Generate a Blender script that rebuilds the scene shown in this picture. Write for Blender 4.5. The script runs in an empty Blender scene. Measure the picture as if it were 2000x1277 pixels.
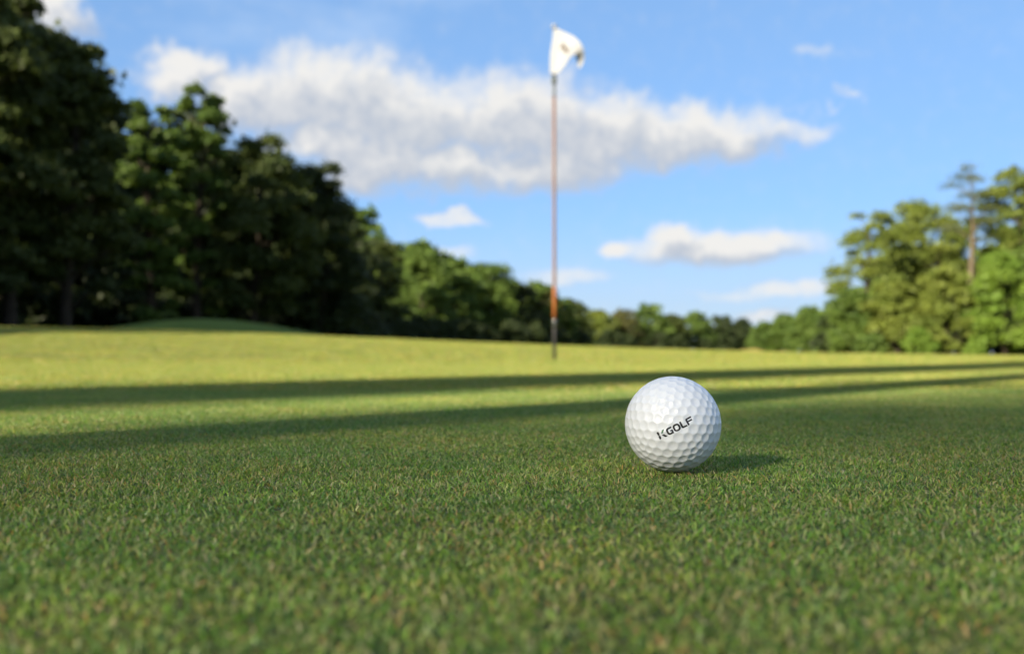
import bpy, math
import numpy as np
from mathutils import Vector, Matrix

rng = np.random.default_rng(7)
scene = bpy.context.scene
R = math.radians

# ------------------------------------------------------------------ camera
CAM_H = 0.052
PITCH = R(1.52)
cam_d = bpy.data.cameras.new('camera')
cam_d.lens = 35.0
cam_d.sensor_width = 36.0
cam_d.clip_start = 0.01
cam_d.clip_end = 6000
cam_d.dof.use_dof = True
cam_d.dof.focus_distance = 0.432
cam_d.dof.aperture_fstop = 11.0
cam = bpy.data.objects.new('camera', cam_d)
cam.location = (0, 0, CAM_H)
cam.rotation_euler = (R(90) + PITCH, 0, 0)
scene.collection.objects.link(cam)
scene.camera = cam

# ------------------------------------------------------------------ sun
SUN_EL = R(25)
UX, UY = 0.650, 0.760                       # way the shadows run over the green
_n = math.hypot(UX, UY); UX /= _n; UY /= _n
sun_d = bpy.data.lights.new('sun', 'SUN')
sun_d.energy = 5.0
sun_d.angle = R(0.53)
sun_d.color = (1.0, 0.87, 0.67)
sun = bpy.data.objects.new('sun', sun_d)
sun.rotation_euler = Vector((UX * math.cos(SUN_EL), UY * math.cos(SUN_EL), -math.sin(SUN_EL))).to_track_quat('-Z', 'Y').to_euler()
scene.collection.objects.link(sun)

scene.view_settings.view_transform = 'Standard'
scene.view_settings.look = 'None'
scene.view_settings.gamma = 1.0
scene.view_settings.exposure = 1.7
scene.view_settings.use_curve_mapping = False
scene.cycles.max_bounces = 4
scene.cycles.diffuse_bounces = 2
scene.cycles.transmission_bounces = 4
scene.cycles.transparent_max_bounces = 4
scene.cycles.use_denoising = True
scene.cycles.use_adaptive_sampling = True
scene.cycles.adaptive_threshold = 0.02
scene.cycles.sample_clamp_indirect = 4.0
scene.cycles.caustics_reflective = False
scene.cycles.caustics_refractive = False


# ------------------------------------------------------------------ node helpers
class NT:
    def __init__(self, tree):
        self.t = tree
    def n(self, kind, **props):
        nd = self.t.nodes.new(kind)
        for k, v in props.items():
            setattr(nd, k, v)
        return nd
    def put(self, sock, v):
        if isinstance(v, bpy.types.NodeSocket):
            self.t.links.new(v, sock)
        elif v is not None:
            sock.default_value = v
    def math(self, op, a, b=None, c=None, clamp=False):
        nd = self.n('ShaderNodeMath', operation=op, use_clamp=clamp)
        for i, v in enumerate((a, b, c)):
            self.put(nd.inputs[i], v)
        return nd.outputs[0]
    def vmath(self, op, a, b=None, scale=None):
        nd = self.n('ShaderNodeVectorMath', operation=op)
        self.put(nd.inputs[0], a)
        if b is not None: self.put(nd.inputs[1], b)
        if scale is not None: self.put(nd.inputs[3], scale)
        return nd.outputs['Value'] if op in ('LENGTH', 'DOT_PRODUCT', 'DISTANCE') else nd.outputs[0]
    def mix(self, f, a, b, blend='MIX'):
        nd = self.n('ShaderNodeMix', data_type='RGBA', blend_type=blend)
        self.put(nd.inputs[0], f); self.put(nd.inputs[6], a); self.put(nd.inputs[7], b)
        return nd.outputs[2]
    def noise(self, vec, scale, detail=3.0, rough=0.5, dim='3D'):
        nd = self.n('ShaderNodeTexNoise', noise_dimensions=dim)
        self.put(nd.inputs['Vector'], vec)
        nd.inputs['Scale'].default_value = scale
        nd.inputs['Detail'].default_value = detail
        nd.inputs['Roughness'].default_value = rough
        return nd
    def smooth(self, v, lo, hi):
        nd = self.n('ShaderNodeMapRange', interpolation_type='SMOOTHSTEP')
        self.put(nd.inputs[0], v); self.put(nd.inputs[1], lo); self.put(nd.inputs[2], hi)
        return nd.outputs[0]


# ------------------------------------------------------------------ world: sky with fair-weather clouds
world = bpy.data.worlds.new('World')
scene.world = world
world.use_nodes = True
wt = NT(world.node_tree)
wt.t.nodes.clear()
sky = wt.n('ShaderNodeTexSky', sky_type='NISHITA', sun_disc=False)
sky.sun_elevation = SUN_EL
sky.sun_rotation = math.atan2(-UX, -UY)
sky.air_density = 1.0
sky.dust_density = 0.0
sky.ozone_density = 6.0
sky.altitude = 2500

# clouds as (azimuth, elevation, half width, half height) in degrees: the bank over the trees and its small companions
CLOUDS = [
    (-10.6, 14.4, 6.8, 2.9, 1.0), (-6.0, 13.2, 6.8, 3.2, 1.0), (0.2, 13.3, 7.0, 3.1, 1.0), (5.2, 12.5, 6.4, 2.7, 1.0),
    (-14.8, 13.6, 4.2, 2.1, 1.0), (10.2, 12.0, 6.6, 2.2, 1.0), (14.6, 12.0, 3.8, 0.95, 0.70), (-7.8, 10.6, 5.4, 2.1, 1.0), (-10.5, 11.8, 4.5, 1.8, 1.0),
    (-3.0, 10.5, 4.8, 1.8, 1.0), (2.5, 10.7, 5.8, 1.8, 1.0), (-18.6, 15.0, 3.2, 1.5, 1.0), (-24.6, 17.6, 2.2, 1.9, 0.95),
    (-3.8, 7.75, 2.9, 0.50, 0.75), (-3.6, 5.8, 2.0, 0.62, 0.6), (3.0, 4.35, 3.6, 0.72, 0.62),
    (11.6, 5.95, 6.8, 1.25, 1.0), (9.2, 6.75, 2.0, 0.95, 1.0), (6.2, 5.95, 1.2, 0.62, 0.95), (14.0, 6.2, 3.2, 0.72, 1.0),
    (15.6, 3.55, 3.6, 0.60, 0.72), (12.6, 3.2, 3.2, 0.45, 0.5), (14.0, 2.2, 2.2, 0.42, 0.7),
    (16.8, 16.4, 1.7, 0.62, 0.45), (19.0, 13.9, 1.0, 0.45, 0.5), (17.9, 13.1, 0.8, 0.40, 0.45), (16.3, 13.2, 0.8, 0.35, 0.35),
]
grp = bpy.data.node_groups.new('cloud_cover', 'ShaderNodeTree')
grp.interface.new_socket('AzEl', in_out='INPUT', socket_type='NodeSocketVector')
grp.interface.new_socket('Cover', in_out='OUTPUT', socket_type='NodeSocketFloat')
g = NT(grp)
gi = g.n('NodeGroupInput'); go = g.n('NodeGroupOutput')
acc = None
for az, el, rx, ry, wgt in CLOUDS:
    mp = g.n('ShaderNodeMapping', vector_type='POINT')
    mp.inputs['Location'].default_value = (-az / rx, -el / ry, 0)
    mp.inputs['Scale'].default_value = (1 / rx, 1 / ry, 0)
    g.put(mp.inputs[0], gi.outputs[0])
    v = g.math('MULTIPLY', g.smooth(g.vmath('LENGTH', mp.outputs[0]), 1.35, 0.25), wgt)
    acc = v if acc is None else g.math('SMOOTH_MAX', acc, v, 0.25)
g.put(go.inputs[0], acc)

tc = wt.n('ShaderNodeTexCoord')
sp = wt.n('ShaderNodeSeparateXYZ'); wt.put(sp.inputs[0], tc.outputs['Generated'])
azd = wt.math('MULTIPLY', wt.math('ARCTAN2', sp.outputs[0], sp.outputs[1]), 180 / math.pi)
eld = wt.math('MULTIPLY', wt.math('ARCSINE', sp.outputs[2]), 180 / math.pi)
cb = wt.n('ShaderNodeCombineXYZ'); wt.put(cb.inputs[0], azd); wt.put(cb.inputs[1], eld)
p = cb.outputs[0]
w1 = wt.noise(p, 0.30, 3.0, 0.55, '2D')
w2 = wt.noise(p, 1.1, 2.0, 0.55, '2D')
off = wt.vmath('MULTIPLY', wt.vmath('SUBTRACT', w1.outputs['Color'], (0.5, 0.5, 0.5)), (4.2, 2.6, 0.0))
off2 = wt.vmath('MULTIPLY', wt.vmath('SUBTRACT', w2.outputs['Color'], (0.5, 0.5, 0.5)), (1.0, 0.65, 0.0))
# small low clouds are warped less than the big bank
warp = wt.vmath('SCALE', wt.vmath('ADD', off, off2), scale=wt.math('MULTIPLY_ADD', wt.smooth(eld, 5.0, 11.0), 0.62, 0.38))
q2 = wt.vmath('ADD', p, warp)
# unseen cloud field all round outside the view, thickened to raise the ambient light
field = wt.noise(wt.vmath('MULTIPLY', p, (0.045, 0.11, 1.0)), 1.0, 3.0, 0.55, '2D')
outside = wt.math('MAXIMUM', wt.smooth(wt.math('ABSOLUTE', azd), 30.0, 38.0), wt.smooth(eld, 21.0, 27.0))
fv = wt.math('MULTIPLY', wt.smooth(field.outputs[0], 0.42, 0.64), outside)
fine = wt.noise(p, 0.9, 4.0, 0.6, '2D')
grain = wt.math('MULTIPLY', wt.math('SUBTRACT', fine.outputs[0], 0.5), 0.42)
def cover(vec):
    nd = wt.n('ShaderNodeGroup'); nd.node_tree = grp
    wt.put(nd.inputs[0], vec)
    return wt.math('MAXIMUM', nd.outputs[0], fv)
c0 = wt.math('ADD', cover(q2), grain)
c1 = wt.math('SUBTRACT', cover(wt.vmath('ADD', q2, (-0.55, 1.0, 0.0))), wt.math('MULTIPLY', grain, 0.6))
alpha = wt.smooth(c0, 0.12, 1.0)
# lit where little cloud lies towards the light, grey-violet where much does
lit = wt.math('MULTIPLY_ADD', wt.math('SUBTRACT', c0, c1), 1.4, 0.50, clamp=True)
thick = wt.smooth(c1, 0.45, 1.15)
lit = wt.math('SUBTRACT', lit, wt.math('MULTIPLY', thick, 0.30), clamp=True)
CLOUD_DARK = (2.45, 2.70, 3.12, 1)
CLOUD_LIT = (4.15, 4.1, 4.0, 1)
ccol = wt.mix(lit, CLOUD_DARK, CLOUD_LIT)
cirrus = wt.noise(wt.vmath('MULTIPLY', p, (0.035, 0.10, 1.0)), 1.0, 4.0, 0.62, '2D')
cir = wt.math('MULTIPLY', wt.smooth(cirrus.outputs[0], 0.45, 0.78), wt.smooth(eld, 8.0, 20.0))
SKY_TINT = (1.28, 1.80, 2.42, 1)
gam = wt.n('ShaderNodeGamma'); gam.inputs[1].default_value = 0.38
wt.put(gam.inputs[0], sky.outputs[0])
blue = wt.mix(1.0, gam.outputs[0], SKY_TINT, 'MULTIPLY')
blue = wt.mix(wt.math('MULTIPLY', cir, 0.62), blue, (3.0, 3.7, 4.7, 1))
blue = wt.mix(wt.math('MULTIPLY', wt.smooth(eld, 9.0, 0.0), 0.75), blue, (2.75, 3.25, 3.70, 1))       # pale air low over the horizon
skyc = wt.mix(alpha, blue, ccol)
bg = wt.n('ShaderNodeBackground'); bg.inputs['Strength'].default_value = 0.066
wt.put(bg.inputs[0], skyc)
world.cycles.sampling_method = 'MANUAL'; world.cycles.sample_map_resolution = 256
wo = wt.n('ShaderNodeOutputWorld'); wt.t.links.new(bg.outputs[0], wo.inputs[0])


# ------------------------------------------------------------------ mesh / object helpers
FPX = 35.0 / 36.0 * 2000
def ray(px, py):
    """direction in the place of a point of the 2000 x 1277 photograph, scaled to y = 1"""
    cx, cz = (px - 1000) / FPX, (638.5 - py) / FPX
    c, s = math.cos(PITCH), math.sin(PITCH)
    y = c - cz * s
    z = s + cz * c
    return cx / y, z / y
def at(px, py, dist):
    a, b = ray(px, py)
    return Vector((a * dist, dist, CAM_H + b * dist))

def mesh_np(name, verts, faces, mat=None, cols=None, smooth=False):
    """verts (n,3); faces (m,3) or (m,4) array; cols (n,3) colour of the thing itself per vertex"""
    verts = np.asarray(verts, np.float32); faces = np.asarray(faces, np.int32)
    me = bpy.data.meshes.new(name)
    k = faces.shape[1]
    me.vertices.add(len(verts)); me.vertices.foreach_set('co', verts.ravel())
    me.loops.add(faces.size); me.loops.foreach_set('vertex_index', faces.ravel())
    me.polygons.add(len(faces))
    me.polygons.foreach_set('loop_start', np.arange(0, faces.size, k, dtype=np.int32))
    if smooth:
        me.polygons.foreach_set('use_smooth', np.ones(len(faces), bool))
    if cols is not None:
        at_ = me.attributes.new('tone', 'FLOAT_COLOR', 'POINT')
        rgba = np.ones((len(verts), 4), np.float32); rgba[:, :3] = cols
        at_.data.foreach_set('color', rgba.ravel())
    me.update(calc_edges=True)
    if mat: me.materials.append(mat)
    return me

def link(name, data, parent=None, loc=None):
    o = bpy.data.objects.new(name, data)
    scene.collection.objects.link(o)
    if parent is not None: o.parent = parent
    if loc is not None: o.location = loc
    return o
def tag(o, label=None, cat=None, group=None, kind=None):
    if label: o['label'] = label
    if cat: o['category'] = cat
    if group: o['group'] = group
    if kind: o['kind'] = kind
    return o

def tube(path, radii, sides=8, cap=True):
    path = np.asarray(path, float); radii = np.asarray(radii, float)
    V, F = [], []
    n = len(path)
    for i in range(n):
        t = path[min(i + 1, n - 1)] - path[max(i - 1, 0)]
        t /= np.linalg.norm(t) + 1e-9
        a = np.cross(t, (0, 1, 0.13)); a /= np.linalg.norm(a) + 1e-9
        b = np.cross(t, a)
        for k in range(sides):
            w = 2 * math.pi * k / sides
            V.append(path[i] + radii[i] * (math.cos(w) * a + math.sin(w) * b))
    for i in range(n - 1):
        for k in range(sides):
            k2 = (k + 1) % sides
            F.append((i * sides + k, i * sides + k2, (i + 1) * sides + k2, (i + 1) * sides + k))
    if cap:
        V.append(path[-1]); c = len(V) - 1
        for k in range(sides):
            F.append(((n - 1) * sides + k, (n - 1) * sides + (k + 1) % sides, c, c))
        V.append(path[0]); c = len(V) - 1
        for k in range(sides):
            F.append(((k + 1) % sides, k, c, c))
    return np.array(V), F
def join(parts):
    V, F, o = [], [], 0
    for v, f in parts:
        V.append(v); F += [tuple(i + o for i in q_) for q_ in f]; o += len(v)
    return np.vstack(V), F
def mesh_py(name, V, F, mat, smooth=True):
    me = bpy.data.meshes.new(name)
    F = [tuple(dict.fromkeys(f)) for f in F]
    me.from_pydata([tuple(v) for v in V], [], F)
    if smooth:
        me.polygons.foreach_set('use_smooth', [True] * len(me.polygons))
    me.materials.append(mat)
    me.update()
    return me


# ------------------------------------------------------------------ materials
def new_mat(name):
    m = bpy.data.materials.new(name); m.use_nodes = True
    t = NT(m.node_tree); t.t.nodes.clear()
    out = t.n('ShaderNodeOutputMaterial')
    return m, t, out

def leaf_mat(name, gain=1.0, trans=0.35, rough=0.55, patch=None):
    """leaf or blade: colour from the piece's own tone, partly translucent"""
    m, t, out = new_mat(name)
    a = t.n('ShaderNodeAttribute', attribute_name='tone')
    col = t.mix(1.0, a.outputs['Color'], (gain, gain, gain, 1), 'MULTIPLY')
    if patch:
        geo = t.n('ShaderNodeNewGeometry')
        n1 = t.noise(geo.outputs['Position'], patch[0], 3.0, 0.6)
        n2 = t.noise(geo.outputs['Position'], patch[1], 2.0, 0.5)
        col = t.mix(t.smooth(n1.outputs[0], 0.35, 0.68), t.mix(1.0, col, patch[2], 'MULTIPLY'), t.mix(1.0, col, patch[3], 'MULTIPLY'))
        col = t.mix(t.math('MULTIPLY', t.smooth(n2.outputs[0], 0.45, 0.75), 0.5), col, t.mix(1.0, col, patch[4], 'MULTIPLY'))
    pb = t.n('ShaderNodeBsdfPrincipled')
    t.put(pb.inputs['Base Color'], col)
    pb.inputs['Roughness'].default_value = rough
    pb.inputs['Specular IOR Level'].default_value = 0.3
    tr = t.n('ShaderNodeBsdfTranslucent')
    t.put(tr.inputs[0], t.mix(1.0, col, (1.25, 1.15, 0.55, 1), 'MULTIPLY'))
    mx = t.n('ShaderNodeMixShader'); mx.inputs[0].default_value = trans
    t.t.links.new(pb.outputs[0], mx.inputs[1]); t.t.links.new(tr.outputs[0], mx.inputs[2])
    t.t.links.new(mx.outputs[0], out.inputs[0])
    return m

def simple_mat(name, c1, c2=None, scale=20.0, rough=0.7, spec=0.4, bump=0.0, stretch=(1, 1, 1), metal=0.0):
    m, t, out = new_mat(name)
    geo = t.n('ShaderNodeTexCoord')
    vec = t.vmath('MULTIPLY', geo.outputs['Object'], stretch)
    ns = t.noise(vec, scale, 5.0, 0.6)
    pb = t.n('ShaderNodeBsdfPrincipled')
    t.put(pb.inputs['Base Color'], t.mix(t.smooth(ns.outputs[0], 0.3, 0.7), (*c1, 1), (*(c2 or c1), 1)))
    pb.inputs['Roughness'].default_value = rough
    pb.inputs['Specular IOR Level'].default_value = spec
    pb.inputs['Metallic'].default_value = metal
    if bump:
        b = t.n('ShaderNodeBump'); b.inputs['Strength'].default_value = bump
        t.put(b.inputs['Height'], ns.outputs[0]); t.t.links.new(b.outputs[0], pb.inputs['Normal'])
    t.t.links.new(pb.outputs[0], out.inputs[0])
    return m

M_BLADE = leaf_mat('turf_blades', 1.0, 0.38, 0.38, (6.0, 30.0, (0.80, 0.92, 0.90, 1), (1.16, 1.06, 1.0, 1), (1.32, 1.10, 0.95, 1)))
M_LEAF = leaf_mat('leaves', 1.0, 0.30, 0.6)
M_NEEDLE = leaf_mat('pine_needles', 1.0, 0.15, 0.6)
M_BARK = simple_mat('oak_bark', (0.022, 0.018, 0.013), (0.050, 0.040, 0.030), 6.0, 0.9, 0.2, 0.6, (1, 1, 0.25))
M_PBARK = simple_mat('pine_bark', (0.065, 0.053, 0.036), (0.125, 0.100, 0.066), 7.0, 0.9, 0.2, 0.6, (1, 1, 0.3))
M_SOIL = simple_mat('turf_thatch', (0.028, 0.034, 0.012), (0.055, 0.055, 0.022), 320.0, 0.95, 0.1, 0.5)
M_LITTER = simple_mat('leaf_litter', (0.022, 0.017, 0.010), (0.045, 0.034, 0.018), 1.5, 0.95, 0.1, 0.4)

def ground_mat():
    m, t, out = new_mat('mown_grass_ground')
    geo = t.n('ShaderNodeNewGeometry')
    n1 = t.noise(geo.outputs['Position'], 0.35, 4.0, 0.6)
    n2 = t.noise(geo.outputs['Position'], 55.0, 3.0, 0.6)
    c = t.mix(t.smooth(n1.outputs[0], 0.3, 0.7), (0.25, 0.255, 0.055, 1), (0.32, 0.295, 0.078, 1))
    c = t.mix(t.math('MULTIPLY', t.smooth(n2.outputs[0], 0.35, 0.7), 0.6), c, t.mix(1.0, c, (0.55, 0.6, 0.5, 1), 'MULTIPLY'))
    # thatch and soil under the blades of the putting green close by
    sx = t.n('ShaderNodeSeparateXYZ'); t.put(sx.inputs[0], geo.outputs['Position'])
    far = t.smooth(sx.outputs[1], 15.0, 17.0)
    n3 = t.noise(geo.outputs['Position'], 300.0, 3.0, 0.6)
    soil = t.mix(n3.outputs[0], (0.045, 0.060, 0.018, 1), (0.110, 0.115, 0.042, 1))
    c = t.mix(far, soil, c)
    # dry golden fescue on the hump down the fairway
    hv = t.vmath('MULTIPLY', t.vmath('SUBTRACT', geo.outputs['Position'], (14.2, 60.0, 0.0)), (0.45, 0.22, 0.0))
    c = t.mix(t.smooth(t.vmath('LENGTH', hv), 1.2, 0.5), c, (0.36, 0.26, 0.075, 1))
    # rough left of the green, its colour darkened for the shade on the mound
    rough_shade = t.math('MULTIPLY', t.smooth(sx.outputs[1], 21.0, 25.0), t.smooth(t.math('ADD', sx.outputs[0], t.math('MULTIPLY', n1.outputs[0], 2.0)), 0.5, -2.5))
    c = t.mix(rough_shade, c, t.mix(n2.outputs[0], (0.055, 0.095, 0.013, 1), (0.105, 0.150, 0.022, 1)))
    pb = t.n('ShaderNodeBsdfPrincipled'); t.put(pb.inputs['Base Color'], c)
    pb.inputs['Roughness'].default_value = 0.9; pb.inputs['Specular IOR Level'].default_value = 0.1
    b = t.n('ShaderNodeBump'); b.inputs['Strength'].default_value = 0.5; b.inputs['Distance'].default_value = 0.02
    t.put(b.inputs['Height'], n2.outputs[0]); t.t.links.new(b.outputs[0], pb.inputs['Normal'])
    t.t.links.new(pb.outputs[0], out.inputs[0])
    return m
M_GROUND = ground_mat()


# ------------------------------------------------------------------ terrain
def sstep(a, b, x):
    t = np.clip((x - a) / (b - a), 0, 1)
    return t * t * (3 - 2 * t)
def terrain(x, y):
    x = np.asarray(x, float); y = np.asarray(y, float)
    g_ = 0.47 / (1 + np.exp(np.clip((x + 1.2) / 2.8, -30, 30)))
    z = g_ * sstep(4.5, 14, y) * (1 - 0.8 * sstep(15.5, 28, y))
    z = z + 1.02 * np.exp(-((x + 9.3) / 4.6) ** 2 - ((y - 30) / 3.5) ** 2)          # shaded mound left of the green
    z = z + 0.50 * np.exp(-((x - 14.2) / 1.3) ** 2 - ((y - 60) / 2.5) ** 2)          # sandy hump down the fairway
    z = z - 0.10 * sstep(9, 40, y) * sstep(1, 8, x)
    z = z + 0.02 * np.sin(x * 0.31 + 1.0) * np.sin(y * 0.23) * sstep(8, 25, y)
    return z
def spaced(lo, hi, n, k):
    t = np.linspace(-1, 1, n)
    s = np.sinh(k * t) / math.sinh(k)
    return np.where(s < 0, -s * lo, s * hi)
gx = spaced(-1500, 1500, 221, 7.5)
gy = spaced(-800, 3000, 261, 7.5)
X, Y = np.meshgrid(gx, gy)
Z = terrain(X, Y) - 0.0022
V = np.stack([X, Y, Z], -1).reshape(-1, 3)
ii = np.arange(len(gy) - 1)[:, None] * len(gx) + np.arange(len(gx) - 1)[None, :]
ii = ii.ravel()
F = np.stack([ii, ii + 1, ii + 1 + len(gx), ii + len(gx)], -1)
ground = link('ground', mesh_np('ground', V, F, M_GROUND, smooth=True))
tag(ground, kind='structure')

def floor_sheet(name, x0, x1, y0, y1, edge, side):
    """leaf litter under the wood; its inner edge wanders"""
    ys = np.linspace(y0, y1, 60)
    V, F = [], []
    for i, y in enumerate(ys):
        e = edge(y) + 0.8 * math.sin(y * 0.5) + 0.5 * math.sin(y * 1.3)
        row = np.linspace(x0 if side < 0 else x1, e, 30)
        for x in row:
            V.append((x, y, float(terrain(x, y)) + 0.012))
    for i in range(59):
        for j in range(29):
            a = i * 30 + j
            F.append((a, a + 1, a + 31, a + 30) if side < 0 else (a, a + 30, a + 31, a + 1))
    o = link(name, mesh_np(name, V, np.array(F), M_LITTER, smooth=True))
    tag(o, kind='structure')
floor_sheet('forest_floor', -120, 0, 44, 150, lambda y: -24 + (y - 44) * 0.14, -1)
floor_sheet('forest_floor', 0, 160, 78, 200, lambda y: 36 + (y - 78) * 0.22, 1)


# ------------------------------------------------------------------ turf of the putting green
GREENS = np.array([(0.118, 0.232, 0.034), (0.162, 0.280, 0.040), (0.235, 0.318, 0.060), (0.075, 0.165, 0.036), (0.315, 0.345, 0.115), (0.210, 0.282, 0.100)])
STRAWS = np.array([(0.42, 0.37, 0.20), (0.36, 0.33, 0.18), (0.48, 0.41, 0.23), (0.42, 0.27, 0.10)])
def turf_tile(name, size, count, hmin, hmax, wid, seed, straw=0.13, var=0.4, gain=(1.0, 1.0, 1.0)):
    r = np.random.default_rng(seed)
    n = count
    base = np.stack([r.uniform(-size / 2, size / 2, n), r.uniform(-size / 2, size / 2, n), np.full(n, -0.0024)], -1)
    # blades grow in tufts
    ang = r.uniform(0, 2 * math.pi, n)
    tilt = r.uniform(0.1, 1.35, n)
    hgt = r.uniform(hmin, hmax, n)
    w = wid * r.uniform(0.6, 1.25, n)
    d = np.stack([np.cos(ang) * np.sin(tilt), np.sin(ang) * np.sin(tilt), np.cos(tilt)], -1)
    bend = np.stack([np.cos(ang), np.sin(ang), np.full(n, -0.25)], -1)
    mid = base + d * (hgt * 0.55)[:, None]
    tip = base + d * hgt[:, None] + bend * (hgt * r.uniform(0.0, 0.5, n))[:, None]
    tip[:, 2] = np.maximum(tip[:, 2], -0.003)
    fa = r.uniform(0, 2 * math.pi, n)
    side = np.stack([np.cos(fa), np.sin(fa), np.zeros(n)], -1)
    hw = (w / 2)[:, None]
    V = np.stack([base - side * hw * 0.8, base + side * hw * 0.8, mid - side * hw, mid + side * hw, tip - side * hw * 0.25, tip + side * hw * 0.25], 1).reshape(-1, 3)
    o = np.arange(n)[:, None] * 6
    F = np.concatenate([o + np.array([[0, 1, 3, 2]]), o + np.array([[2, 3, 5, 4]])], 0)
    c = (GREENS[r.integers(0, len(GREENS), n)] * min(1, var * 2.4) + GREENS.mean(0) * (1 - min(1, var * 2.4))) * r.uniform(1 - var, 1 + var, (n, 1))
    s = r.uniform(0, 1, n) < straw
    c[s] = STRAWS[r.integers(0, len(STRAWS), s.sum())] * r.uniform(0.7, 1.15, (s.sum(), 1))
    cols = np.repeat(c * np.array(gain), 6, 0)
    me = mesh_np(name, V, F, M_BLADE, cols)
    ob = bpy.data.objects.new(name, me)
    return ob

tiles = bpy.data.collections.new('turf_tiles')       # source patches for the turf, not in the scene themselves
LOD = [  # tile size, blade count, height range, blade width, variants, straw share
    (0.12, 12500, 0.0013, 0.0033, 0.00056, 6, 0.16),
    (0.40, 15000, 0.0025, 0.0055, 0.0014, 3, 0.17),
    (1.50, 18000, 0.004, 0.009, 0.0048, 3, 0.12),
]
first, k = [], 0
for li, (size, cnt, h0, h1, wd, nv, st) in enumerate(LOD):
    first.append(k)
    for v in range(nv):
        tiles.objects.link(turf_tile('turf_%02d' % k, size * 1.06, int(cnt * 1.1), h0, h1, wd, 100 + k, st, (0.42, 0.3, 0.07)[li], ((1.08, 1.10, 1.12), (1.18, 1.05, 0.92), (1.25, 1.05, 0.90))[li])); k += 1
P, IDX, ROT = [], [], []
def lay(li, x0, x1, y0, y1, keep=None):
    size, nv = LOD[li][0], LOD[li][5]
    for x in np.arange(x0, x1 - 1e-6, size) + size / 2:
        for y in np.arange(y0, y1 - 1e-6, size) + size / 2:
            if keep and not keep(x, y): continue
            e = 0.05
            z = float(terrain(x, y)); sx = float(terrain(x + e, y) - z) / e; sy = float(terrain(x, y + e) - z) / e
            q = Vector((-sx, -sy, 1)).to_track_quat('Z', 'Y').to_matrix() @ Matrix.Rotation(int(rng.integers(0, 4)) * math.pi / 2, 3, 'Z')
            nrm = Vector((-sx, -sy, 1)).normalized()
            q = (nrm.rotation_difference(Vector((0, 0, 1))).inverted().to_matrix()) @ Matrix.Rotation(int(rng.integers(0, 4)) * math.pi / 2, 3, 'Z')
            P.append((x, y, z)); ROT.append(tuple(q.to_euler())); IDX.append(first[li] + int(rng.integers(0, nv)))
A0 = 1.44
lay(0, -1.2, 1.2, -0.24, A0)
in1 = lambda x, y: not (abs(x) < 1.2 and -0.24 < y < A0)
lay(1, -3.6, -1.2, -1.2, 5.2 + 1e-6); lay(1, 1.2, 3.6, -1.2, 5.2 + 1e-6)
lay(1, -1.2, 1.2, A0, A0 + 3.6 + 1e-6)
# strips that close the grid left by the different patch sizes
lay(2, -15, 15, 5.0, 18.4)
lay(2, -15.6, -3.6, -1.0, 5.0); lay(2, 3.6, 15.6, -1.0, 5.0)
pm = bpy.data.meshes.new('turf_points')
pm.from_pydata(P, [], [])
ar = pm.attributes.new('turn', 'FLOAT_VECTOR', 'POINT'); ar.data.foreach_set('vector', np.array(ROT, np.float32).ravel())
ai = pm.attributes.new('which', 'INT', 'POINT'); ai.data.foreach_set('value', np.array(IDX, np.int32))
grass = link('grass', pm)
tag(grass, 'short mown turf of the putting green with scattered straw coloured blades', 'grass', kind='stuff')
gn = bpy.data.node_groups.new('turf', 'GeometryNodeTree')
gn.interface.new_socket('Geometry', in_out='INPUT', socket_type='NodeSocketGeometry')
gn.interface.new_socket('Geometry', in_out='OUTPUT', socket_type='NodeSocketGeometry')
n_in = gn.nodes.new('NodeGroupInput'); n_out = gn.nodes.new('NodeGroupOutput')
ci = gn.nodes.new('GeometryNodeCollectionInfo'); ci.inputs[0].default_value = tiles
ci.inputs['Separate Children'].default_value = True; ci.inputs['Reset Children'].default_value = True
ip = gn.nodes.new('GeometryNodeInstanceOnPoints'); ip.inputs['Pick Instance'].default_value = True
na = gn.nodes.new('GeometryNodeInputNamedAttribute'); na.data_type = 'INT'; na.inputs[0].default_value = 'which'
nr = gn.nodes.new('GeometryNodeInputNamedAttribute'); nr.data_type = 'FLOAT_VECTOR'; nr.inputs[0].default_value = 'turn'
gn.links.new(n_in.outputs[0], ip.inputs['Points']); gn.links.new(ci.outputs[0], ip.inputs['Instance'])
gn.links.new(na.outputs[0], ip.inputs['Instance Index']); gn.links.new(nr.outputs[0], ip.inputs['Rotation'])
gn.links.new(ip.outputs[0], n_out.inputs[0])
gm = grass.modifiers.new('turf', 'NODES'); gm.node_group = gn


# ------------------------------------------------------------------ trees
OLIVE = ((0.084, 0.122, 0.019), (0.145, 0.178, 0.028))
GREEN = ((0.050, 0.095, 0.016), (0.095, 0.148, 0.024))
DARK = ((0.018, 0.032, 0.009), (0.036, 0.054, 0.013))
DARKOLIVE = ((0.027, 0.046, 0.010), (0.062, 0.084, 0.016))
BRIGHT = ((0.080, 0.150, 0.017), (0.140, 0.215, 0.027))
RUSTY = ((0.060, 0.068, 0.020), (0.096, 0.096, 0.028))
PINE = ((0.050, 0.070, 0.024), (0.085, 0.100, 0.032))

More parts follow.
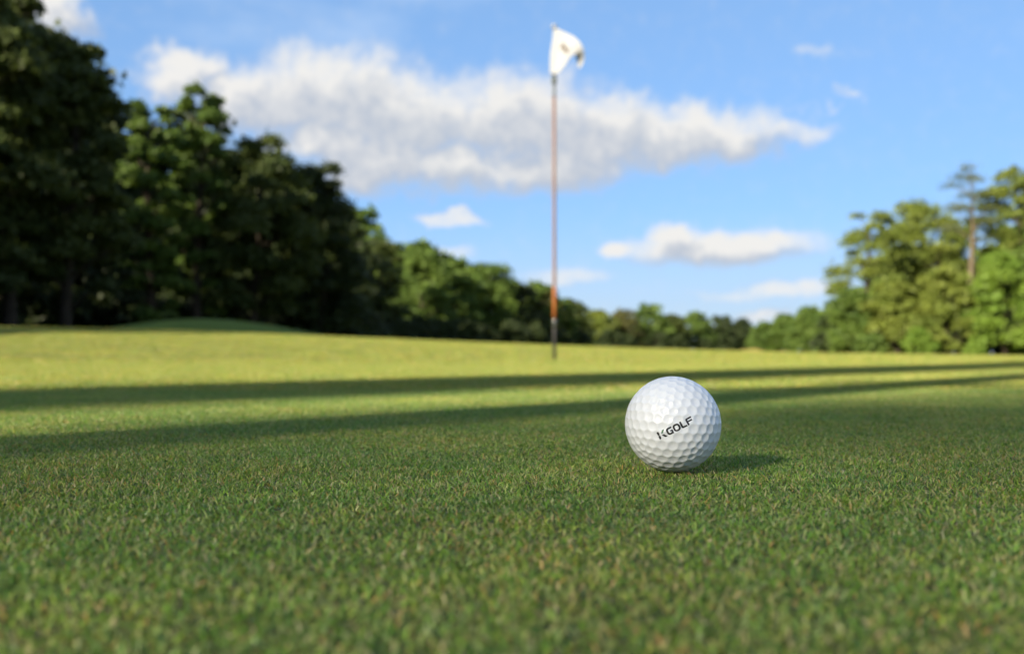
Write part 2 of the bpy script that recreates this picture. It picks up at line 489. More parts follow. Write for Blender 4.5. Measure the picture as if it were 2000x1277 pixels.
def leaves(clumps, n, size, tone, r, needle=False):
    cl = np.array(clumps, float)            # x y z rx ry rz
    vol = cl[:, 3] * cl[:, 4] + cl[:, 5] * cl[:, 3]
    which = r.choice(len(cl), n, p=vol / vol.sum())
    c = cl[which]
    d = r.normal(size=(n, 3)); d /= np.linalg.norm(d, axis=1)[:, None]
    d[:, 2] = np.where(d[:, 2] < -0.35, -d[:, 2] * 0.6, d[:, 2])
    rad = 0.35 + 0.72 * r.uniform(0, 1, n) ** 0.6
    rad *= 1 + 0.18 * r.normal(size=n).clip(-1.5, 2)
    pos = c[:, :3] + d * c[:, 3:6] * rad[:, None]
    nrm = d * 0.6 + r.normal(size=(n, 3)) * 0.7 + np.array([0, 0, 0.35]); nrm /= np.linalg.norm(nrm, axis=1)[:, None]
    a = np.cross(nrm, r.normal(size=(n, 3))); a /= np.linalg.norm(a, axis=1)[:, None] + 1e-9
    b = np.cross(nrm, a)
    s = (size * r.uniform(0.55, 1.35, n))[:, None]
    asp = 0.28 if needle else 0.62
    V = np.stack([pos - a * s, pos + b * s * asp, pos + a * s, pos - b * s * asp + nrm * s * 0.15], 1).reshape(-1, 3)
    F = np.arange(n * 4).reshape(-1, 4)
    t0, t1 = np.array(tone[0]), np.array(tone[1])
    cv = r.uniform(0, 1, len(cl))            # each bough has a tone of its own
    f = (0.6 * cv[which] + 0.4 * r.uniform(0, 1, n))[:, None]
    col = (t0 * (1 - f) + t1 * f) * r.uniform(0.8, 1.2, (n, 1))
    return V, F, np.repeat(col, 4, 0)

def make_tree(h, rad, base, style, tone, seed, nleaf=9000, leaf=0.20, ncl=None, lean=0.0, bark=None, thin=1.0, thick=1.0):
    """returns (trunk mesh, crown mesh) of a tree h metres tall"""
    r = np.random.default_rng(seed)
    cl, limbs = [], []
    tr = (0.018 * h + 0.06) * thick
    top = h * (0.88 if style != 'pine' else 0.97)
    ph = r.uniform(0, 6.28)
    def axis(z):
        f = z / h
        return np.array([lean * h * f * f + 0.012 * h * math.sin(f * 5 + ph), 0.010 * h * math.sin(f * 4 + ph * 2), z])
    zs = np.linspace(0, top, 10)
    trunk_path = [axis(z) for z in zs]
    trunk_r = [max(0.03, tr * (1 - 0.86 * (z / top)) + (0.35 * tr if z == 0 else 0)) for z in zs]
    parts = [tube(trunk_path, trunk_r, 9)]
    if style == 'pine':
        n = ncl or 16
        for i in range(n):
            f = 0.0 if n == 1 else i / (n - 1)
            z = h * (base + (0.985 - base) * f)
            spread = rad * (0.45 + 0.75 * math.sin(math.pi * min(1, 0.25 + 0.75 * f))) * r.uniform(0.55, 1.15)
            a = i * 2.4 + r.uniform(-0.5, 0.5)
            c = axis(z) + np.array([math.cos(a), math.sin(a), 0]) * spread * 0.62 + np.array([0, 0, 0.05 * h])
            cl.append((*(c + r.normal(size=3) * 0.12 * rad), rad * r.uniform(0.28, 0.60), rad * r.uniform(0.28, 0.60), rad * r.uniform(0.16, 0.34)))
            limbs.append((axis(z), c))
    else:
        n = ncl or 52
        for i in range(n):
            f = ((i + 0.5) / n) ** 0.9
            z = h * (base + (0.95 - base) * f)
            if style == 'column':
                prof = 0.55 + 0.5 * math.sin(math.pi * (0.15 + 0.8 * f))
            elif style == 'shrub':
                prof = math.sqrt(max(0.05, 1 - (f * 0.95) ** 2))
            else:
                prof = math.sin(math.pi * (0.22 + 0.72 * f)) ** 0.7
            a = i * 2.39996 + r.uniform(-0.6, 0.6)
            rr = rad * prof * (0.30 + 0.55 * math.sqrt(r.uniform(0.05, 1))) * r.uniform(0.85, 1.15)
            c = axis(min(z, top)) ; c[2] = z
            c = c + np.array([math.cos(a) * rr, math.sin(a) * rr, r.normal() * 0.02 * h])
            s = rad * r.uniform(0.17, 0.36) * (0.75 + 0.4 * prof)
            cl.append((*c, s, s, s * r.uniform(0.6, 0.9)))
            if i % 2 == 0: limbs.append((axis(max(0.12 * h, min(top, z) - rr * 0.7 - 0.3)), c))
    for p0, p1 in limbs:
        m = (p0 + p1) / 2 + np.array([0, 0, 0.04 * h * r.uniform(-0.3, 0.6)])
        lr = tr * 0.30 * (1.15 - 0.6 * p0[2] / h)
        parts.append(tube([p0, m, p1], [lr, lr * 0.65, lr * 0.25], 5))
    tv, tf = join(parts)
    trunk = mesh_py('trunk', tv, tf, bark or M_BARK)
    lv, lf, lc = leaves(cl, int(nleaf * thin), leaf, tone, r, style == 'pine')
    crown = mesh_np('crown', lv, lf, M_NEEDLE if style == 'pine' else M_LEAF, lc)
    return trunk, crown

def plant(name, meshes, x, y, scale=1.0, rz=0.0, label='', cat='tree', group=None, sx=1.0):
    root = link(name, None, loc=(x, y, float(terrain(x, y)) - 0.05))
    root.rotation_euler = (0, 0, rz); root.scale = (scale * sx, scale * sx, scale)
    link('trunk', meshes[0], root); link('crown', meshes[1], root)
    return tag(root, label, cat, group)

def spot(px, dist):
    return (px - 1000) / FPX * dist, dist
def height(py, dist):
    return CAM_H + ray(1000, py)[1] * dist

# --- the trees one can tell apart: photo column, distance, crown top, half width, crown base, style, tone, label
NAMED = [
    ('broadleaf_tree', -70, 54, -90, 150, 0.16, 'round', DARKOLIVE, 'dark tree cut off by the left edge of the picture', 17000, 0.22),
    ('broadleaf_tree', 20, 57, -20, 95, 0.22, 'round', DARKOLIVE, 'tallest dark tree rising past the top left corner', 16000, 0.22),
    ('broadleaf_tree', 135, 60, 62, 108, 0.20, 'round', DARKOLIVE, 'tall broad olive topped tree second from the left edge', 21000, 0.22),
    ('broadleaf_tree', 292, 68, 185, 62, 0.15, 'column', GREEN, 'slim tree with a blunt top between the tall olive tree and the pointed one', 15000, 0.21),
    ('broadleaf_tree', 388, 72, 158, 62, 0.15, 'column', GREEN, 'narrow pointed green tree standing above its neighbours on the left', 15000, 0.21),
    ('broadleaf_tree', 500, 74, 268, 105, 0.18, 'round', DARKOLIVE, 'round olive tree right of the narrow pointed tree', 19000, 0.22),
    ('broadleaf_tree', 622, 80, 315, 92, 0.10, 'round', DARK, 'dark round tree that ends the tall left group', 20000, 0.22),
    ('broadleaf_tree', 740, 125, 462, 60, 0.10, 'round', DARKOLIVE, 'first lower tree right of the tall dark left group', 8000, 0.30),
    ('broadleaf_tree', 822, 138, 487, 58, 0.10, 'round', GREEN, 'mid green tree above the middle of the left wood edge', 8000, 0.30),
    ('broadleaf_tree', 888, 146, 520, 52, 0.08, 'round', GREEN, 'lower green tree between two taller mid distance trees', 7000, 0.30),
    ('broadleaf_tree', 952, 152, 512, 66, 0.08, 'round', GREEN, 'bright green domed tree left of the flagstick', 9000, 0.30),
    ('broadleaf_tree', 1018, 160, 552, 50, 0.08, 'round', DARK, 'dark green tree beside the domed tree left of the flagstick', 7000, 0.30),
    ('conifer_tree', 1062, 170, 556, 36, 0.15, 'column', RUSTY, 'brownish conifer top just left of the lower flagstick', 6000, 0.30),
    ('broadleaf_tree', 1118, 200, 586, 44, 0.06, 'round', DARKOLIVE, 'olive tree just right of the lower flagstick', 5000, 0.38),
    ('broadleaf_tree', 1168, 215, 603, 38, 0.06, 'round', OLIVE, 'pale olive tree, second to the right of the flagstick', 4500, 0.40),
    ('broadleaf_tree', 1218, 225, 607, 36, 0.06, 'round', RUSTY, 'brownish tree, third to the right of the flagstick', 4500, 0.40),
    ('broadleaf_tree', 1268, 235, 596, 40, 0.06, 'round', GREEN, 'green far tree standing highest above the golf ball', 5000, 0.40),
    ('broadleaf_tree', 1318, 250, 614, 36, 0.06, 'round', DARKOLIVE, 'dark far tree straight above the golf ball', 4500, 0.42),
    ('broadleaf_tree', 1360, 262, 607, 36, 0.06, 'round', GREEN, 'green far tree above the right side of the golf ball', 4500, 0.42),
    ('broadleaf_tree', 1410, 275, 619, 34, 0.06, 'round', DARK, 'dark far tree near the end of the fairway', 4500, 0.44),
    ('broadleaf_tree', 1450, 290, 624, 28, 0.06, 'round', DARK, 'last dark tree at the gap ending the fairway', 4000, 0.44),
    ('broadleaf_tree', 1492, 270, 632, 30, 0.04, 'round', GREEN, 'lowest tree right of the gap ending the fairway', 4000, 0.44),
    ('broadleaf_tree', 1535, 225, 616, 38, 0.04, 'round', GREEN, 'green tree behind the reddish sand on the right', 5000, 0.40),
    ('broadleaf_tree', 1585, 190, 602, 42, 0.04, 'round', GREEN, 'mid green tree left of the tall right group', 6000, 0.34),
    ('broadleaf_tree', 1632, 150, 588, 44, 0.03, 'round', GREEN, 'green tree leading up to the tall right group', 6000, 0.30),
    ('oak_tree', 1698, 92, 412, 76, 0.30, 'round', OLIVE, 'open branched tree on the left flank of the right group', 4600, 0.20),
    ('oak_tree', 1810, 98, 398, 105, 0.12, 'round', OLIVE, 'broad olive tree with a domed top in the right group', 15000, 0.22),
    ('pine_tree', 1897, 88, 350, 50, 0.62, 'pine', PINE, 'tall pine with a bare tan trunk and wispy top', 2600, 0.16),
    ('oak_tree', 1996, 90, 308, 92, 0.34, 'round', OLIVE, 'tall airy tree cut off by the right edge', 8500, 0.21),
    ('broadleaf_tree', 1668, 84, 566, 52, 0.02, 'shrub', GREEN, 'low green tree at the left foot of the right group', 8000, 0.18),
    ('broadleaf_tree', 1752, 80, 538, 62, 0.02, 'shrub', OLIVE, 'olive bushy tree in front of the domed olive tree', 9000, 0.18),
    ('broadleaf_tree', 1850, 78, 522, 66, 0.02, 'shrub', OLIVE, 'bushy tree below the bare pine trunk', 9000, 0.18),
    ('broadleaf_tree', 1960, 76, 492, 70, 0.02, 'shrub', BRIGHT, 'bright green bushy tree near the right edge', 10000, 0.18),
    ('shrub', 1795, 74, 640, 30, 0.0, 'shrub', BRIGHT, 'yellow green shrub at the foot of the right group', 4000, 0.13),
    ('shrub', 1905, 73, 668, 22, 0.0, 'shrub', BRIGHT, 'small green shrub below the bright bushy tree', 2500, 0.12),
    ('shrub', 1700, 78, 655, 34, 0.0, 'shrub', GREEN, 'low rounded green shrub at the wood edge on the right', 3500, 0.13),
]
GROUP_L, GROUP_R = 'trees along the left wood edge', 'trees along the right wood edge'
LIB = {}
for i, (nm, px, dist, top, half, base, style, tone, label, nl, lf) in enumerate(NAMED):
    x, y = spot(px, dist)
    h = height(top, dist) - float(terrain(x, y)) + 0.05
    rad = half / FPX * dist
    me = make_tree(h, rad, base, style, tone, 300 + i, int(nl * 1.45), lf * 0.82, bark=M_PBARK if nm in ('pine_tree', 'oak_tree', 'conifer_tree') else M_BARK,
                   ncl={'pine_tree': 13, 'oak_tree': {1698: 24, 1996: 34}.get(px, 60)}.get(nm), thick=1.25 if nm == 'pine_tree' else 1.0)
    plant(nm, me, x, y, 1.0, 0.0, label, 'shrub' if nm == 'shrub' else 'tree', GROUP_L if px < 1470 else GROUP_R)
    LIB.setdefault(style, []).append((me, h, rad, tone))

# --- rows behind that close the wood: copies of a few trees
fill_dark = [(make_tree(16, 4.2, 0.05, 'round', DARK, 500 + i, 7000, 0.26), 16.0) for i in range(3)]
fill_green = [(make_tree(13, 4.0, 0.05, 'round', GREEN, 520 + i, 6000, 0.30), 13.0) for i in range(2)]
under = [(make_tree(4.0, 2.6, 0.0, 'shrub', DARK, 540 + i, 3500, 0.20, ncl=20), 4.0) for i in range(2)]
def fill(px, dist, top, lib, label, group, cat='tree', name='broadleaf_tree'):
    x, y = spot(px, dist)
    m, hh = lib[int(rng.integers(0, len(lib)))]
    h = height(top, dist) - float(terrain(x, y))
    s = h / hh
    plant(name, m, x, y, s, rng.uniform(0, 6.28), label, cat, group, sx=max(1.0, 1 / s) if s < 1 else 1.0)
def tops_left(px):
    return np.interp(px, [-200, 0, 135, 220, 292, 388, 450, 500, 622, 690, 740, 952, 1060, 1120, 1270, 1450],
                     [-80, -10, 100, 240, 230, 220, 310, 310, 370, 440, 485, 545, 582, 606, 622, 634])
L_DEEP = 'dark tree deep in the left wood behind the front row'
for px in np.arange(-190, 700, 62):
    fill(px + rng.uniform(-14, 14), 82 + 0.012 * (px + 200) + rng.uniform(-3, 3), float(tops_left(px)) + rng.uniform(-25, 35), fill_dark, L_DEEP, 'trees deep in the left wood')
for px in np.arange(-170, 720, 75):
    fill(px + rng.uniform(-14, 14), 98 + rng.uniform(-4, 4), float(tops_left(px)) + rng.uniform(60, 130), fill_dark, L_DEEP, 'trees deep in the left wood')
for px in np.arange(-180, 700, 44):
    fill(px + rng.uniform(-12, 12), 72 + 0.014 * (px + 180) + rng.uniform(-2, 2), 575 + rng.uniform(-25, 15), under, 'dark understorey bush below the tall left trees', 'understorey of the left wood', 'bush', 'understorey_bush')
L_MID = 'shaded tree behind the mid distance row left of the flagstick'
for px in np.arange(680, 1110, 34):
    fill(px + rng.uniform(-10, 10), 172 + rng.uniform(-6, 6), float(tops_left(px)) + rng.uniform(-40, 0), fill_green, L_MID, 'second row left of the flagstick')
for px in np.arange(680, 1480, 46):
    d_ = float(np.interp(px, [680, 1060, 1200, 1480], [108, 158, 205, 285]))
    fill(px + rng.uniform(-10, 10), d_ - 6, 690 - 78 * 110 / d_ + rng.uniform(-8, 8), under, 'low dark bush at the foot of the far wood edge', 'bushes below the far wood', 'bush', 'understorey_bush')
for px in np.arange(1100, 1500, 34):
    fill(px + rng.uniform(-8, 8), 300 + rng.uniform(-8, 8), float(tops_left(px)) + rng.uniform(-2, 14), fill_green, 'tree in the farthest wood beyond the fairway', 'farthest wood')
for px in np.arange(1500, 1660, 36):
    fill(px + rng.uniform(-8, 8), 240 - (px - 1500) * 0.5, 628 - (px - 1500) * 0.2 + rng.uniform(-5, 8), fill_green, 'tree filling in behind the row left of the tall right group', 'second row of the right wood')
for px in np.arange(1670, 2160, 54):
    fill(px + rng.uniform(-12, 12), 108 + rng.uniform(-4, 4), float(np.interp(px, [1670, 1760, 1900, 2000, 2160], [560, 470, 500, 430, 380])) + rng.uniform(-10, 20), fill_green, 'green tree behind the tall front trees on the right', 'second row of the right wood')
for px in np.arange(1650, 2150, 48):
    fill(px + rng.uniform(-10, 10), 90 + rng.uniform(-3, 3), 610 + rng.uniform(-15, 15), under, 'dark low bush between the trunks on the right', 'understorey of the right wood', 'bush', 'understorey_bush')
for px in (2075, 2150):
    fill(px, 84, 400, fill_green, 'green tree beyond the right edge of the picture', 'trees beyond the right edge')

# --- the wood goes on to the left of the view and keeps the low sun off the trees and the mound in view
k = 0
for yy in np.arange(12, 72, 6.5):
    for xx in (-30, -38, -46):
        x_ = xx - max(0, yy - 40) * 0.28 + rng.uniform(-1.5, 1.5); y_ = yy + rng.uniform(-2, 2)
        m, hh = fill_dark[k % 3]; k += 1
        plant('broadleaf_tree', m, x_, y_, rng.uniform(0.84, 1.02), rng.uniform(0, 6.28), 'tree of the left wood standing outside the picture', 'tree', 'left wood outside the picture')

for i_, yy in enumerate(np.arange(10, 64, 3.6)):  # unseen bushes added to block low sun passing between the trunks
    x_ = -27.5 - max(0, yy - 40) * 0.28 + rng.uniform(-1, 1)
    plant('understorey_bush', under[i_ % 2][0], x_, yy, rng.uniform(1.1, 1.5), rng.uniform(0, 6.28), 'unseen bush added to keep the low sun off the left wood', 'bush', 'left wood outside the picture')
for x_, y_ in ((-25, 5), (-23, 10), (-27, 0), (-22, 15)):
    m, hh = fill_dark[k % 3]; k += 1
    plant('broadleaf_tree', m, x_, y_, 1.0, k, 'tree of the left wood standing outside the picture', 'tree', 'left wood outside the picture')

# --- trees behind the viewer whose shadows lie across the green
def upstream(s, D):
    """a place D metres towards the sun from the viewer, s metres across the light"""
    return -UX * D - UY * s, -UY * D + UX * s
def bare_tree(s, D, h, tr, label, crown_h, rad, nleaf, seed, shoots=40):
    x, y = upstream(s, D)
    r = np.random.default_rng(seed)
    zs = np.linspace(0, h * 0.95, 9)
    parts = [tube([(0.01 * math.sin(z), 0.01 * math.cos(z * 0.7), z) for z in zs], [tr * (1 - 0.35 * z / h) for z in zs], 10)]
    cl = []
    for i in range(16):
        a = i * 2.4; z = crown_h + (h - crown_h) * (i + 0.5) / 16
        c = np.array([math.cos(a) * rad * 0.6, math.sin(a) * rad * 0.6, z])
        cl.append((*c, rad * 0.45, rad * 0.45, rad * 0.28))
        parts.append(tube([(0, 0, z - 0.4), c * np.array([0.5, 0.5, 1]), c], [tr * 0.25, tr * 0.16, 0.015], 5))
    tv, tf = join(parts)
    lv, lf, lc = leaves(cl, nleaf, 0.14, GREEN, r)
    # short leafy shoots along the stem, added to roughen the edges of its shadow
    sh = [(tr * 0.9 * math.cos(i * 2.1), tr * 0.9 * math.sin(i * 2.1), z, tr * 1.1, tr * 1.1, 0.5) for i, z in enumerate(np.arange(1.6, crown_h, 0.45))]
    sv_, sf_, sc_ = leaves(sh, int(len(sh) * shoots), 0.05, GREEN, r)
    lf = np.concatenate([lf, sf_ + len(lv)]); lv = np.concatenate([lv, sv_]); lc = np.concatenate([lc, sc_])
    me = (mesh_py('trunk', tv, tf, M_BARK), mesh_np('crown', lv, lf, M_LEAF, lc))
    plant('broadleaf_tree', me, x, y, 1.0, 0.0, label, 'tree', 'trees behind the viewer')
bare_tree(0.595, 6.0, 9.0, 0.085, 'slender tree behind the viewer casting the nearest shadow band', 6.8, 1.3, 3000, 801, 6)
bare_tree(1.23, 21.0, 18.0, 0.38, 'stout tree behind the viewer casting the second shadow band', 15.4, 2.0, 4000, 802, 40)
def shade_tree(s, D, hc, rad, nleaf, label, seed, leaf=0.16, nclump=26, squash=0.8, power=4, puff=(0.18, 0.30)):
    x, y = upstream(s, D)
    r = np.random.default_rng(seed)
    cl = []; parts = [tube([(0, 0, 0), (0.1, 0, hc * 0.5), (0, 0, hc)], [0.24, 0.18, 0.1], 9)]
    while len(cl) < nclump:
        d = r.uniform(-1, 1, 3)
        if (np.abs(d) ** power).sum() > 1: continue
        q = rad * r.uniform(*puff)
        c = np.array([0, 0, hc]) + d * np.array([rad - q, rad - q, rad * squash])
        cl.append((*c, q, q, q * 0.8))
        if len(cl) % 4 == 0: parts.append(tube([(0, 0, max(1.5, c[2] - rad)), (c + np.array([0, 0, hc - rad])) / 2, c], [0.07, 0.05, 0.015], 5))
    tv, tf = join(parts)
    lv, lf, lc = leaves(cl, nleaf, leaf, GREEN, r)
    me = (mesh_py('trunk', tv, tf, M_BARK), mesh_np('crown', lv, lf, M_LEAF, lc))
    plant('broadleaf_tree', me, x, y, 1.0, math.atan2(UY, UX), label, 'tree', 'trees behind the viewer')
shade_tree(-2.36, 26.0, 12.4, 3.4, 6000, 'leafy tree behind the viewer dappling the near turf', 837, leaf=0.11, nclump=420, power=10, puff=(0.12, 0.18))
shade_tree(11.7, 14.0, 8.9, 1.3, 4500, 'small tree outside the picture shading the far left of the green', 812)


# ------------------------------------------------------------------ golf ball
BR = 0.02135
BD = 0.448
bc = at(1314, 823, BD)
ball_c = Vector((bc.x, bc.y, BR - 0.0010))
def ico_points(freq):
    t = (1 + 5 ** 0.5) / 2
    v = np.array([(-1, t, 0), (1, t, 0), (-1, -t, 0), (1, -t, 0), (0, -1, t), (0, 1, t), (0, -1, -t), (0, 1, -t), (t, 0, -1), (t, 0, 1), (-t, 0, -1), (-t, 0, 1)], float)
    v /= np.linalg.norm(v[0])
    f = [(0, 11, 5), (0, 5, 1), (0, 1, 7), (0, 7, 10), (0, 10, 11), (1, 5, 9), (5, 11, 4), (11, 10, 2), (10, 7, 6), (7, 1, 8), (3, 9, 4), (3, 4, 2), (3, 2, 6), (3, 6, 8), (3, 8, 9), (4, 9, 5), (2, 4, 11), (6, 2, 10), (8, 6, 7), (9, 8, 1)]
    return v, f
def geodesic(freq):
    v, f = ico_points(1)
    pts, idx, faces = [], {}, []
    for a, b, c in f:
        loc = {}
        for i in range(freq + 1):
            for j in range(freq + 1 - i):
                k_ = freq - i - j
                q = (v[a] * i + v[b] * j + v[c] * k_) / freq
                q = q / np.linalg.norm(q)
                key = tuple(np.round(q, 6))
                if key not in idx:
                    idx[key] = len(pts); pts.append(q)
                loc[(i, j)] = idx[key]
        for i in range(freq):
            for j in range(freq - i):
                faces.append((loc[(i, j)], loc[(i + 1, j)], loc[(i, j + 1)]))
                if i + j < freq - 1:
                    faces.append((loc[(i + 1, j)], loc[(i + 1, j + 1)], loc[(i, j + 1)]))
    return np.array(pts), np.array(faces)
dim_c, _ = geodesic(6)
bv, bf = geodesic(110)
# outward winding
fn = np.cross(bv[bf[:, 1]] - bv[bf[:, 0]], bv[bf[:, 2]] - bv[bf[:, 0]])
flip = (fn * bv[bf[:, 0]]).sum(1) < 0
bf[flip] = bf[flip][:, ::-1]
DIM_R = 0.00204 / BR
near_d = np.sort(np.arccos(np.clip(dim_c @ dim_c.T, -1, 1)), axis=1)[:, 1]      # each dimple as wide as its neighbours leave room for
dim_r = np.minimum(near_d * 0.492, DIM_R * 1.05)
def ball_radius(dirs):
    out = np.empty(len(dirs))
    for s in range(0, len(dirs), 20000):
        d = dirs[s:s + 20000] @ dim_c.T
        j = d.argmax(1)
        ang = np.arccos(np.clip(d[np.arange(len(j)), j], -1, 1))
        q = np.clip(ang / dim_r[j], 0, 1.0)
        depth = 0.00034 * (1 - q ** 2)
        # soft lip
        depth = np.where(q > 0.9, depth * (1 - sstep(0.9, 1.0, q)) , depth)
        out[s:s + 20000] = BR - depth
    return out
ball_rot = Matrix.Rotation(0.35, 3, 'X') @ Matrix.Rotation(0.5, 3, 'Y') @ Matrix.Rotation(0.9, 3, 'Z')
Rm = np.array(ball_rot)
rad_v = ball_radius(bv)
wv = (bv * rad_v[:, None]) @ Rm.T

def ball_mat():
    m, t, out = new_mat('ball_cover')
    pb = t.n('ShaderNodeBsdfPrincipled')
    tcb = t.n('ShaderNodeTexCoord')
    n1 = t.noise(tcb.outputs['Object'], 160.0, 4.0, 0.6)
    n2 = t.noise(tcb.outputs['Object'], 900.0, 3.0, 0.6)
    c = t.mix(t.smooth(n1.outputs[0], 0.55, 0.8), (0.70, 0.73, 0.76, 1), (0.66, 0.68, 0.68, 1))
    t.put(pb.inputs['Base Color'], c)
    t.put(pb.inputs['Roughness'], t.math('MULTIPLY_ADD', n2.outputs[0], 0.12, 0.34))
    pb.inputs['Specular IOR Level'].default_value = 0.5
    pb.inputs['Coat Weight'].default_value = 0.30
    pb.inputs['Coat Roughness'].default_value = 0.15
    pb.inputs['Subsurface Weight'].default_value = 0.0
    pb.inputs['Subsurface Radius'].default_value = (1.0, 0.9, 0.8)
    pb.inputs['Subsurface Scale'].default_value = 0.0008
    t.t.links.new(pb.outputs[0], out.inputs[0])
    return m
ball = link('golf_ball', mesh_np('golf_ball', wv, bf, ball_mat(), smooth=True), loc=ball_c)
tag(ball, 'white dimpled golf ball printed with black lettering resting on the turf', 'golf ball')

# lettering: each sign is a thin print that follows the dimples
M_INK = simple_mat('black_ink', (0.012, 0.012, 0.014), None, 100, 0.4, 0.4)
M_GREENINK = simple_mat('green_ink', (0.010, 0.105, 0.040), None, 100, 0.4, 0.4)
def rbox(a, b, x0, x1, y0, y1, r):
    cx, cy, hx, hy = (x0 + x1) / 2, (y0 + y1) / 2, (x1 - x0) / 2, (y1 - y0) / 2
    dx = np.abs(a - cx) - hx + r; dy = np.abs(b - cy) - hy + r
    return np.hypot(np.maximum(dx, 0), np.maximum(dy, 0)) + np.minimum(np.maximum(dx, dy), 0) - r
def poly(a, b, pts):
    ins = np.ones_like(a, bool)
    n = len(pts)
    area = sum(pts[i][0] * pts[(i + 1) % n][1] - pts[(i + 1) % n][0] * pts[i][1] for i in range(n))
    for i in range(n):
        (x0, y0), (x1, y1) = pts[i], pts[(i + 1) % n]
        cr = (x1 - x0) * (b - y0) - (y1 - y0) * (a - x0)
        ins &= (cr * area >= 0)
    return ins
def glyph_K(a, b):
    return poly(a, b, [(0, 108), (58, 108), (58, 205), (10, 205), (0, 196)]) | poly(a, b, [(0, 96), (58, 96), (58, 18), (42, 0), (12, 0), (0, 14)]) | \
        poly(a, b, [(104, 94), (165, 82), (228, -2), (162, -3)])
def glyph_leaf(a, b):
    return poly(a, b, [(105, 118), (160, 206), (228, 202), (166, 126)])
def glyph_G(a, b):
    ring = (rbox(a, b, 255, 428, -4, 192, 66) <= 0) & (rbox(a, b, 302, 382, 42, 148, 32) >= 0)
    ring |= (a > 385) & (a < 428) & (b > -4) & (b < 60)
    ring |= (a > 360) & (a < 424) & (b > 148) & (b < 192)
    ring &= ~((a > 350) & (b > 108) & (b < 148)) & ~((a > 424) & (b > 100))
    return ring | ((a > 352) & (a < 428) & (b > 72) & (b < 106))
def glyph_O(a, b):
    return (rbox(a, b, 448, 648, -4, 194, 74) <= 0) & (rbox(a, b, 499, 597, 40, 150, 38) >= 0)
def glyph_L(a, b):
    return (((a > 665) & (a < 718) & (b > 40) & (b < 192)) | ((a > 704) & (a < 826) & (b > -4) & (b < 42)) |
            ((rbox(a, b, 665, 760, -4, 120, 44) <= 0) & (rbox(a, b, 718, 900, 42, 260, 18) >= 0) & (b < 60)))
def glyph_F(a, b):
    return (((a > 840) & (a < 893) & (b > -2) & (b < 150)) | ((a > 880) & (a < 1016) & (b > 149) & (b < 193)) | ((a > 880) & (a < 1008) & (b > 74) & (b < 116)) |
            ((rbox(a, b, 840, 960, 70, 193, 44) <= 0) & (rbox(a, b, 893, 1100, -100, 149, 18) >= 0) & (b > 130)))
hit_dir = Vector(at(1319, 836, 1.0)) - Vector((0, 0, CAM_H)); hit_dir.normalize()
oc = Vector((0, 0, CAM_H)) - ball_c
bq = oc.dot(hit_dir); disc = bq * bq - (oc.length_squared - BR * BR)
hitp = Vector((0, 0, CAM_H)) + hit_dir * (-bq - math.sqrt(disc))
nrm0 = (hitp - ball_c).normalized()
right = Vector((0, 0, 1)).cross(-hit_dir).normalized()                    # viewer's right
if right.x < 0: right = -right
upv = right.cross(hit_dir).normalized()
tilt = R(27.2)
e1v = right * math.cos(tilt) + upv * math.sin(tilt)
e2v = -right * math.sin(tilt) + upv * math.cos(tilt)
UNIT = 0.0000161
Rinv = Rm.T
for nm, fnc, mat in (('letter', glyph_K, M_INK), ('green_leaf_stroke', glyph_leaf, M_GREENINK), ('letter', glyph_G, M_INK), ('letter', glyph_O, M_INK), ('letter', glyph_L, M_INK), ('letter', glyph_F, M_INK)):
    st = 4.0
    aa, bb = np.meshgrid(np.arange(-12, 1040, st), np.arange(-12, 220, st))
    ins = fnc(aa + st / 2, bb + st / 2)
    jj, kk = np.nonzero(ins)
    W = aa.shape[1]
    cells = np.stack([jj * W + kk, jj * W + kk + 1, (jj + 1) * W + kk + 1, (jj + 1) * W + kk], -1)
    ok = (jj + 1 < aa.shape[0]) & (kk + 1 < W); cells = cells[ok]
    used, inv = np.unique(cells, return_inverse=True)
    a_ = aa.ravel()[used] - 507; b_ = bb.ravel()[used] - 95
    hp = np.array(hitp)[None] + UNIT * (a_[:, None] * np.array(e1v)[None] + b_[:, None] * np.array(e2v)[None])
    # carry the flat artwork along the viewer-independent stamp direction (the surface normal) onto the cover
    rel = hp - np.array(ball_c)[None]
    n0 = np.array(nrm0)
    perp = rel - (rel @ n0)[:, None] * n0[None]
    q = np.sqrt(np.maximum(BR ** 2 - (perp ** 2).sum(1), 0))
    d = (perp + q[:, None] * n0[None]) / BR
    rr = ball_radius(d @ Rm) + 0.000035
    lo = d * rr[:, None]
    o = link(nm, mesh_np(nm, lo, inv.reshape(-1, 4), mat, smooth=True), ball)
    o['label'] = 'green slanted stroke of the first letter' if 'green' in nm else 'printed black letter'


# ------------------------------------------------------------------ flagstick and flag
PD = 6.37
px0 = 1083
base_p = at(px0, 705, PD)
pole_x = base_p.x
zb = float(terrain(pole_x, PD))
def pz(py): return at(px0, py, PD).z
M_FADED = simple_mat('faded_pink_paint', (0.14, 0.078, 0.055), (0.105, 0.068, 0.055), 9.0, 0.55, 0.4, 0.1, (1, 1, 0.5))
M_POLE = simple_mat('rusty_orange_paint', (0.26, 0.085, 0.022), (0.20, 0.070, 0.022), 9.0, 0.55, 0.4, 0.1, (1, 1, 0.5))
M_FERR = simple_mat('steel_ferrule', (0.10, 0.105, 0.10), None, 50, 0.25, 0.5, 0, (1, 1, 1), 0.8)
M_BLK = simple_mat('black_rod', (0.015, 0.015, 0.016), None, 50, 0.5, 0.4)
M_GREY = simple_mat('grey_rod', (0.22, 0.24, 0.26), (0.18, 0.20, 0.22), 30, 0.4, 0.4)
M_DKGRN = simple_mat('dark_grommet', (0.05, 0.06, 0.05), None, 30, 0.6, 0.3)
M_KNOB = simple_mat('clear_cap', (0.20, 0.22, 0.26), None, 30, 0.25, 0.5)
M_CUP = simple_mat('white_cup', (0.75, 0.75, 0.73), None, 30, 0.5, 0.4)
